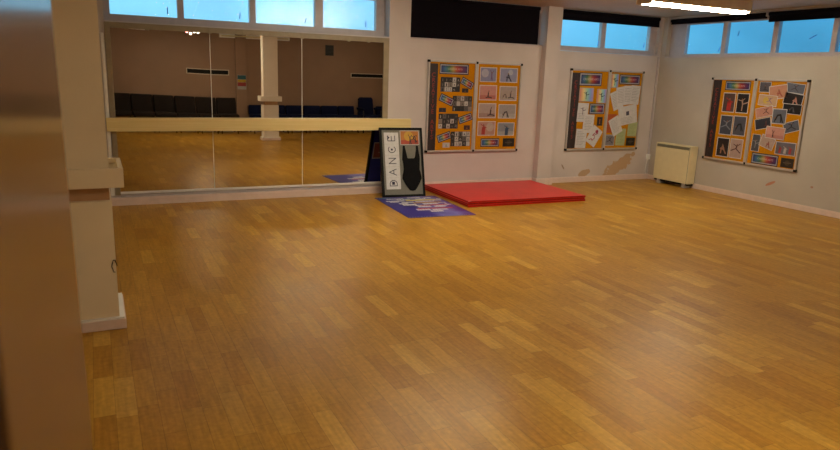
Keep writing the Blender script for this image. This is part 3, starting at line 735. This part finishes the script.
# white letter strip, letters turned a quarter
M_paper = flat((255, 255, 255), .7); M_ink = flat((24, 26, 70), .5)
sb = bmesh.new(); bm_box(sb, -.10, .10, -.0012, 0, -.378, .378)
STROKES = {
 'D': [[(-.34, -.5), (-.34, .5), (.0, .5), (.26, .38), (.4, .12), (.4, -.12), (.26, -.38), (.0, -.5), (-.34, -.5)]],
 'A': [[(-.42, -.5), (0, .52), (.42, -.5)], [(-.26, -.12), (.26, -.12)]],
 'N': [[(-.36, -.5), (-.36, .5), (.36, -.5), (.36, .5)]],
 'C': [[(.36, .34), (.14, .5), (-.12, .48), (-.34, .28), (-.4, 0), (-.34, -.28), (-.12, -.48), (.14, -.5), (.36, -.34)]],
 'E': [[(.36, .5), (-.34, .5), (-.34, -.5), (.36, -.5)], [(-.34, 0), (.3, 0)]]}
for k, ch in enumerate('DANCE'):
    zc = -.30 + k * .15; S = .098
    for st in STROKES[ch]: ribbon(sb, [(-py * S, zc + px * S) for px, py in st], .0095, -.0012, 1, .0008)     # letters turned a quarter, reading upwards
    if ch == 'D': bm_box(sb, -.02, .018, -.0024, -.0012, zc - .018, zc + .022, 1)
    if ch == 'C': bm_box(sb, -.012, .012, -.0024, -.0012, zc - .012, zc + .014, 1)
    if ch == 'E': ribbon(sb, [(-.055, zc - .01), (-.03, zc + .012), (-.055, zc + .03)], .012, -.0012, 1, .0008)
    if k: bm_box(sb, -.10, .10, -.0014, -.0012, zc - .076, zc - .074, 2)
on_display(tag(link('letter_strip', sb, [M_paper, M_ink, flat((214, 206, 180))]), 'white strip with DANCE lettered up the black framed display', 'sign'), .160, .0118, .482)
pb, pm = sheet('photo', .27, .195, P((214, 130, 26), ('reach', .02, -.1, .75, INK), ('leap', .2, -.08, .75, INK), ('reach', .3, -.1, .6, INK), border=(220, 216, 210), glow=(-.05, .1, .34, (232, 180, 40)), floor=(196, 70, 36)))
on_display(tag(link('photograph', pb, pm), 'orange photograph of silhouetted dancers above the black leotard', 'photograph'), .418, .0118, .792)
# leotard
M_leo = mat('black_leotard_fabric', (14, 14, 15), .85, var=.2, scale=70, spec=.15)
half = [(.0, -.262), (.035, -.255), (.06, -.225), (.098, -.165), (.128, -.105), (.124, -.06), (.108, -.01), (.098, .05), (.104, .10), (.118, .14), (.112, .175), (.108, .205), (.104, .265), (.10, .315), (.074, .315), (.074, .26), (.066, .195), (.045, .155), (.02, .14), (.0, .136)]
poly = half + [(-x, z) for x, z in half[-2:0:-1]]
poly = [(x * 1.06, z * 1.05) for x, z in poly]
lb = bmesh.new(); bm_prism(lb, poly, -.010, 0)
tri = bmesh.ops.triangulate(lb, faces=[fc for fc in lb.faces if len(fc.verts) > 4])
bmesh.ops.bevel(lb, geom=[e for e in lb.edges if len(e.link_faces) == 2 and abs(e.calc_face_angle(0)) > 1.0 and abs(e.verts[0].co.y + .010) < 1e-4 and abs(e.verts[1].co.y + .010) < 1e-4], offset=.003, segments=2, affect='EDGES')
on_display(tag(link('leotard', lb, M_leo), 'black sleeveless leotard pinned on grey display panel', 'leotard'), .422, .0115, .352)

# ------------------------------------------------------------------ floor poster
mrug, nt, N, L, bs = new_mat('purple_printed_vinyl')
tc = N.new('ShaderNodeTexCoord'); vo = N.new('ShaderNodeTexVoronoi'); vo.inputs['Scale'].default_value = 6; L.new(tc.outputs['Object'], vo.inputs['Vector'])
sp = N.new('ShaderNodeSeparateXYZ'); L.new(tc.outputs['Object'], sp.inputs[0])
cr = N.new('ShaderNodeValToRGB'); e = cr.color_ramp.elements
e[0].position = .1; e[0].color = (*lin((52, 46, 124)), 1); e[1].position = .95; e[1].color = (*lin((92, 44, 122)), 1)
k = e.new(.4); k.color = (*lin((50, 42, 120)), 1); k = e.new(.7); k.color = (*lin((112, 106, 172)), 1)
ms = N.new('ShaderNodeMath'); ms.operation = 'MULTIPLY_ADD'; ms.inputs[1].default_value = 1.0; ms.inputs[2].default_value = .45; L.new(sp.outputs['X'], ms.inputs[0])
nz = N.new('ShaderNodeTexNoise'); nz.inputs['Scale'].default_value = 3.5; L.new(tc.outputs['Object'], nz.inputs['Vector'])
m2 = N.new('ShaderNodeMath'); m2.operation = 'MULTIPLY_ADD'; m2.inputs[1].default_value = .7; L.new(nz.outputs['Fac'], m2.inputs[0])
m3 = N.new('ShaderNodeMath'); m3.operation = 'SUBTRACT'; m3.inputs[1].default_value = .3; L.new(ms.outputs[0], m3.inputs[0]); L.new(m3.outputs[0], m2.inputs[2])
L.new(m2.outputs[0], cr.inputs['Fac']); L.new(cr.outputs['Color'], bs.inputs['Base Color']); bs.inputs['Roughness'].default_value = .55; bs.inputs['Specular IOR Level'].default_value = .25
rb = bmesh.new(); bm_box(rb, -.40, .455, -.63, .63, 0, .003)
rnd = random.Random(4)
def word(x0, x1, y, hgt, mi):
    x = x0
    while x < x1:
        w = rnd.uniform(.026, .045); bm_box(rb, x, min(x1, x + w), y - hgt * .8, y + hgt * .8, .003, .0034, mi); x += w + .004
WORDS = [(-.28, -.05, .50, .03, 1), (.02, .2, .54, .03, 1), (-.33, -.08, .36, .035, 1), (-.06, .36, .37, .05, 2), (.38, .44, .40, .03, 1), (-.16, .0, .25, .03, 1), (.04, .3, .28, .028, 1), (-.02, .36, .2, .04, 3), (.08, .28, .12, .045, 1), (-.2, -.02, .1, .05, 1),
         (.0, .4, .03, .04, 4), (-.05, .12, -.04, .04, 1), (.16, .3, -.06, .045, 1), (-.1, .36, -.16, .045, 4), (-.14, .04, -.22, .05, 1), (.06, .26, -.24, .04, 1), (.0, .16, -.33, .045, 1), (.1, .24, .44, .03, 1), (.24, .34, .5, .03, 1), (-.3, -.18, .3, .03, 1), (.3, .42, .33, .03, 1), (-.22, -.1, .18, .035, 1), (.2, .34, -.02, .04, 1), (-.16, .02, .44, .025, 1), (-.06, .1, .04, .03, 1), (.3, .41, .16, .02, 1), (-.36, -.2, .56, .02, 5), (-.1, .05, .46, .03, 5)]
for wds in WORDS: word(*wds)
bm_box(rb, .36, .385, .0, .1, .003, .0035, 1); bm_box(rb, .385, .45, .02, .045, .003, .0035, 1)
for yy in (-.605, .608):
    x = -.385
    while x < .42:
        w = rnd.uniform(.012, .03); bm_box(rb, x, x + w, yy - .009, yy + .009, .003, .0034, 6); x += w + .012
ro = link('floor_poster', rb, [mrug, flat((255, 255, 255)), flat((255, 240, 60)), flat((214, 160, 70)), flat((206, 46, 84)), flat((96, 160, 160)), flat((150, 146, 190))])
ro.location = (3.585, 7.318, .0005); ro.rotation_euler = (0, 0, R_(-4)); tag(ro, 'purple printed vinyl poster covered in coloured words on the wooden floor', 'poster')

# ------------------------------------------------------------------ red mats
for i, lab in enumerate(('red gym mat, lowest of the stack on floor', 'red gym mat in the middle of the stack', 'red gym mat on top of the stack below noticeboard')):
    t = thing('gym_mat', lab, 'mat', (5.038 + (.004, -.006, 0)[i], 7.718 + (0, .004, -.003)[i], .0265 * i), R_(-1.5 + (.1, -.1, 0)[i]), 'stacked red gym mats')
    f = bm_box(bmesh.new(), -.90, .90, -.672, .672, .0005, .026, bev=.009); link('cover', f, M_red, t)
    s = bmesh.new(); e = .0015
    for (x0, x1, y0, y1) in ((-.90 - e, -.90 + .001, -.66, .66), (.90 - .001, .90 + e, -.66, .66), (-.89, .89, -.672 - e, -.671), (-.89, .89, .671, .672 + e)): bm_box(s, x0, x1, y0, y1, .018, .0225)
    link('seam', s, M_redd, t)
    if i == 2:
        lb2 = bm_box(bmesh.new(), -.895, -.855, -.664, -.65, .026, .0268); o = link('tag', lb2, M_white, t); o['label'] = 'small white tag'

# ------------------------------------------------------------------ heater
ht = thing('storage_heater', 'cream storage heater on feet against right wall near the corner', 'heater', (8.33, 7.80, 0), -PI / 2)
# local: x along wall (towards camera side), y into the wall
f = bmesh.new(); bm_box(f, -.365, .365, -.082, .062, .068, .655, bev=.008); link('casing', f, M_beige, ht)
f = bmesh.new()
bm_box(f, -.34, .325, -.0845, -.0815, .592, .636)
link('outlet_backing', f, M_grille, ht)
for k in range(5):
    f = bmesh.new(); bm_box(f, -.335, .32, -.088, -.0848, .596 + k * .0085, .600 + k * .0085); link('grille_slat', f, M_grille, ht)
f = bmesh.new(); bm_box(f, .330, .336, -.0838, -.0815, .075, .648); link('panel_joint', f, M_grille, ht)
for sx in (-.25, .27):
    f = bmesh.new(); bm_box(f, sx - .03, sx + .03, -.075, .05, .012, .068, bev=.004); bm_box(f, sx - .045, sx + .045, -.085, .055, .0, .014, bev=.004); link('foot', f, M_alu, ht)
f = bmesh.new(); bm_box(f, -.35, .35, -.06, .05, .04, .068); link('base_pan', f, M_black, ht)
f = bm_box(bmesh.new(), .365, .3665, -.04, .04, .30, .34); link('control_cover', f, M_beige, ht)

# spur socket and conduit
st = thing('spur_socket', 'white socket with conduit up the room corner beside heater', 'socket', (8.372, RB - .001, .33))
f = bm_box(bmesh.new(), -.034, .034, -.038, 0, 0, .09, bev=.006); link('box', f, M_white, st)
f = bm_box(bmesh.new(), -.008, .008, -.042, -.037, .03, .055, bev=.002); link('switch', f, M_white, st)
f = bm_box(bmesh.new(), -.016, .016, -.022, 0, .09, 1.68, bev=.003); link('conduit', f, M_frame, st)
f = bm_tube(bmesh.new(), [(-.01, -.018, .0), (-.03, -.02, -.08), (-.038, -.022, -.17), (-.03, -.026, -.24)], .006); link('flex', f, M_white, st)

# ------------------------------------------------------------------ seats and fittings along the wall behind the camera (seen in the mirror)
M_brown = mat('dark_brown_upholstery', (36, 28, 24), .9, var=.12, scale=30, spec=.2)
M_navy = mat('navy_upholstery', (13, 20, 50), .85, var=.12, scale=30, spec=.15)
M_chrome = mat('chrome_legs', (190, 186, 180), .2, metal=1)
def chair(name, label, top, w, m, cat, group, style):
    t = thing(name, label, cat, (0, 0, 0), 0, group); h = w / 2
    if style == 'pad':
        f = bm_box(bmesh.new(), -h + .008, h - .008, -.26, .22, .36, .47, bev=.03); link('seat', f, m, t, True)
        f = bm_box(bmesh.new(), -h + .008, h - .008, -.05, .05, 0, top - .44, bev=.03, M=Matrix.Translation((0, -.25, .44)) @ Matrix.Rotation(R_(8), 4, 'X')); link('backrest', f, m, t, True)
        for sx in (-1, 1):
            f = bm_tube(bmesh.new(), [(sx * (h - .05), .19, .37), (sx * (h - .05), .21, .0)], .014); link('leg', f, M_chrome, t)
            f = bm_tube(bmesh.new(), [(sx * (h - .05), -.22, .37), (sx * (h - .05), -.27, .0)], .014); link('leg', f, M_chrome, t)
        f = bm_tube(bmesh.new(), [(-h + .05, .2, .2), (h - .05, .2, .2)], .01); link('stretcher', f, M_chrome, t)
    return t
ORD = ['first', 'second', 'third', 'fourth', 'fifth', 'sixth', 'seventh']
c0 = None
for i in range(6):
    lab = 'dark brown upholstered chair, %s from the left in the mirror\'s reflected row' % ORD[i]
    loc = (0.565 + .489 * i, YO + .36, 0)
    if c0 is None: c0 = chair('upholstered_chair', lab, .86, .489, M_brown, 'chair', 'brown chairs reflected in the mirror', 'pad'); c0.location = loc
    else: dup(c0, loc, 0, lab)
c0 = None
for i in range(6):
    lab = 'navy blue upholstered chair, %s from the left in the reflected blue row' % ORD[i]
    loc = (3.80 + .478 * i, YO + .36, 0)
    if c0 is None: c0 = chair('upholstered_chair', lab, .69, .477, M_navy, 'chair', 'navy chairs reflected in the mirror', 'pad'); c0.location = loc
    else: dup(c0, loc, 0, lab)
dup(c0, (7.30, YO + .36, 0), 0, 'navy blue upholstered chair right of the high-backed armchair')
ac = thing('armchair', 'dark high-backed armchair reflected right of the navy chair row', 'chair', (6.76, YO + .40, 0))
f = bm_box(bmesh.new(), -.24, .24, -.24, .26, .36, .48, bev=.03); link('seat', f, M_navy, ac, True)
f = bm_prism(bmesh.new(), [(-.22, 0), (.22, 0), (.20, .42), (.16, .46), (-.16, .46), (-.20, .42)], -.04, .04, M=Matrix.Translation((0, -.27, .47)) @ Matrix.Rotation(R_(8), 4, 'X')); link('backrest', f, M_navy, ac)
for sx in (-1, 1):
    f = bm_box(bmesh.new(), sx * .252 - .03, sx * .252 + .03, -.26, .24, .60, .66, bev=.015); link('armrest', f, M_navy, ac, True)
    for sy in (-.22, .21):
        f = bm_tube(bmesh.new(), [(sx * .252, sy, .60), (sx * .252, sy * 1.05, 0)], .016); link('leg', f, M_darkmetal, ac)
def wall_slot(label, x0, x1, z0, z1, grp):
    t = thing('vent_slot', label, 'vent', ((x0 + x1) / 2, YO, z0), 0, grp); h = (x1 - x0) / 2; hh = z1 - z0
    f = bm_box(bmesh.new(), -h, h, .001, .01, 0, hh); link('opening', f, M_black, t)
    f = bmesh.new(); w = .018
    bm_box(f, -h - w, h + w, .001, .016, -w, 0); bm_box(f, -h - w, h + w, .001, .016, hh, hh + w); bm_box(f, -h - w, -h, .001, .016, 0, hh); bm_box(f, h, h + w, .001, .016, 0, hh)
    link('surround', f, M_wall, t)
wall_slot('long black wall slot above the reflected brown chairs', 2.15, 3.10, 1.425, 1.525, 'black wall slots in reflection')
wall_slot('long black wall slot reflected at far right of the mirror', 6.37, 7.5, 1.465, 1.55, 'black wall slots in reflection')
vt = thing('vent_grille', 'dark square vent grille high on the reflected wall', 'vent', (5.745, YO, 2.0))
f = bm_box(bmesh.new(), -.115, .115, .001, .012, 0, .27); link('vent_frame', f, M_darkmetal, vt)
for k in range(7):
    f = bm_box(bmesh.new(), -.10, .10, .012, .02, .02 + k * .035, .034 + k * .035); link('vent_slat', f, M_black, vt)
pt = bmesh.new()
bm_box(pt, -.11, .11, .051, .054, 0, .36, 0)
for (z0, z1, mi) in ((.25, .35, 1), (.18, .245, 2), (.08, .175, 3)): bm_box(pt, -.104, .104, .054, .055, z0, z1, mi)
o = link('wall_poster', pt, [flat((190, 186, 180)), flat((24, 96, 110)), flat((206, 170, 30)), flat((176, 52, 50))]); o.location = (3.42, YO, 1.07)
tag(o, 'small poster banded teal yellow and red on reflected wall', 'poster')

# ------------------------------------------------------------------ open door beside the camera
M_door = mat('brown_gloss_door', (112, 80, 48), .2, var=.08, scale=6)
ln = .915
dd = thing('open_door', 'blurred glossy brown door folded back at the left edge beside the camera', 'door', (-.055, 1.275, 0), -PI / 2)
dd.rotation_euler.x = .011
# local: x from the hinge towards the free edge (camera side), y into the room
f = bm_box(bmesh.new(), 0, ln, -.022, .022, .008, 2.04, bev=.002); link('door_leaf', f, M_door, dd)
f = bm_box(bmesh.new(), ln - .0005, ln + .001, -.011, .011, .92, 1.10); link('lock_plate', f, M_alu, dd)
h = bm_tube(bmesh.new(), [(ln - .06, .022, 1.0), (ln - .06, .05, 1.0), (ln - .17, .05, 1.0)], .009); link('door_handle', h, M_alu, dd)
for z in (.25, 1.0, 1.8):
    f = bm_tube(bmesh.new(), [(-.008, -.02, z - .05), (-.008, -.02, z + .05)], .007); link('hinge', f, M_alu, dd)
b = bmesh.new(); bm_box(b, XL - .2, -.110, 1.30, 1.33, 0, 2.06); bm_box(b, XL - .2, -.110, 2.13, 2.16, 0, 2.06); bm_box(b, XL - .2, -.110, 1.30, 2.16, 2.03, 2.06)
struct('trim_1', b, M_door)

# ------------------------------------------------------------------ sky
w = bpy.data.worlds.new('dusk_sky'); scn.world = w; w.use_nodes = True
nt = w.node_tree; N = nt.nodes; L = nt.links; bg = N['Background']
tc = N.new('ShaderNodeTexCoord'); sp = N.new('ShaderNodeSeparateXYZ'); L.new(tc.outputs['Generated'], sp.inputs[0])
az = N.new('ShaderNodeMath'); az.operation = 'ARCTAN2'; L.new(sp.outputs['X'], az.inputs[0]); L.new(sp.outputs['Y'], az.inputs[1])
mr = N.new('ShaderNodeMapRange'); mr.inputs['From Min'].default_value = 0; mr.inputs['From Max'].default_value = 1.2; L.new(az.outputs[0], mr.inputs['Value'])
cr = N.new('ShaderNodeValToRGB'); e = cr.color_ramp.elements
e[0].position = .05; e[0].color = (*lin((142, 220, 255)), 1); e[1].position = 1; e[1].color = (*lin((66, 150, 196)), 1)
k = e.new(.35); k.color = (*lin((138, 210, 252)), 1); k = e.new(.62); k.color = (*lin((98, 186, 230)), 1); k = e.new(.74); k.color = (*lin((74, 158, 204)), 1)
L.new(mr.outputs[0], cr.inputs['Fac'])
er = N.new('ShaderNodeMapRange'); er.inputs['From Min'].default_value = .035; er.inputs['From Max'].default_value = .10; er.inputs['To Min'].default_value = .9; er.inputs['To Max'].default_value = 1.0; L.new(sp.outputs['Z'], er.inputs['Value'])
mx = N.new('ShaderNodeMix'); mx.data_type = 'RGBA'; mx.blend_type = 'MULTIPLY'; mx.inputs['Factor'].default_value = 1; L.new(cr.outputs['Color'], mx.inputs['A']); L.new(er.outputs[0], mx.inputs['B'])
nz = N.new('ShaderNodeTexNoise'); nz.inputs['Scale'].default_value = 14; nz.inputs['Detail'].default_value = 4; L.new(tc.outputs['Generated'], nz.inputs['Vector'])
cm = N.new('ShaderNodeMapRange'); cm.inputs['From Min'].default_value = .3; cm.inputs['From Max'].default_value = .7; cm.inputs['To Min'].default_value = .9; cm.inputs['To Max'].default_value = 1.1; L.new(nz.outputs['Fac'], cm.inputs['Value'])
m4 = N.new('ShaderNodeMix'); m4.data_type = 'RGBA'; m4.blend_type = 'MULTIPLY'; m4.inputs['Factor'].default_value = 1; L.new(mx.outputs['Result'], m4.inputs['A']); L.new(cm.outputs[0], m4.inputs['B'])
zr = N.new('ShaderNodeMapRange'); zr.inputs['From Min'].default_value = .12; zr.inputs['From Max'].default_value = .7; zr.inputs['To Min'].default_value = 1.0; zr.inputs['To Max'].default_value = 2.6; L.new(sp.outputs['Z'], zr.inputs['Value'])
m5 = N.new('ShaderNodeMix'); m5.data_type = 'RGBA'; m5.blend_type = 'MULTIPLY'; m5.inputs['Factor'].default_value = 1; m5.clamp_result = False; L.new(m4.outputs['Result'], m5.inputs['A']); L.new(zr.outputs[0], m5.inputs['B'])   # an overcast sky is brighter overhead
L.new(m5.outputs['Result'], bg.inputs['Color']); bg.inputs['Strength'].default_value = 1.4

# ------------------------------------------------------------------ camera
cam = bpy.data.cameras.new('camera'); co = bpy.data.objects.new('camera', cam); col.objects.link(co)
pi_, ro_, ya_ = R_(12.725), R_(2.0043), R_(26.0918)
F = Vector((math.sin(ya_) * math.cos(pi_), math.cos(ya_) * math.cos(pi_), -math.sin(pi_)))
R0 = Vector((math.cos(ya_), -math.sin(ya_), 0)); U0 = R0.cross(F)
Rr = R0 * math.cos(ro_) + U0 * math.sin(ro_); Uu = -R0 * math.sin(ro_) + U0 * math.cos(ro_)
co.matrix_world = Matrix(((Rr.x, Uu.x, -F.x, 0), (Rr.y, Uu.y, -F.y, 0), (Rr.z, Uu.z, -F.z, 1.6), (0, 0, 0, 1)))
cam.sensor_width = 23.6; cam.lens = 667.13 * 23.6 / 840; cam.clip_start = .02
cam.dof.use_dof = True; cam.dof.focus_distance = 7.5; cam.dof.aperture_fstop = 3.2
scn.camera = co
scn.view_settings.view_transform = 'Standard'; scn.view_settings.look = 'None'
scn.view_settings.exposure = -0.12; scn.view_settings.gamma = 1.0; scn.view_settings.use_curve_mapping = False
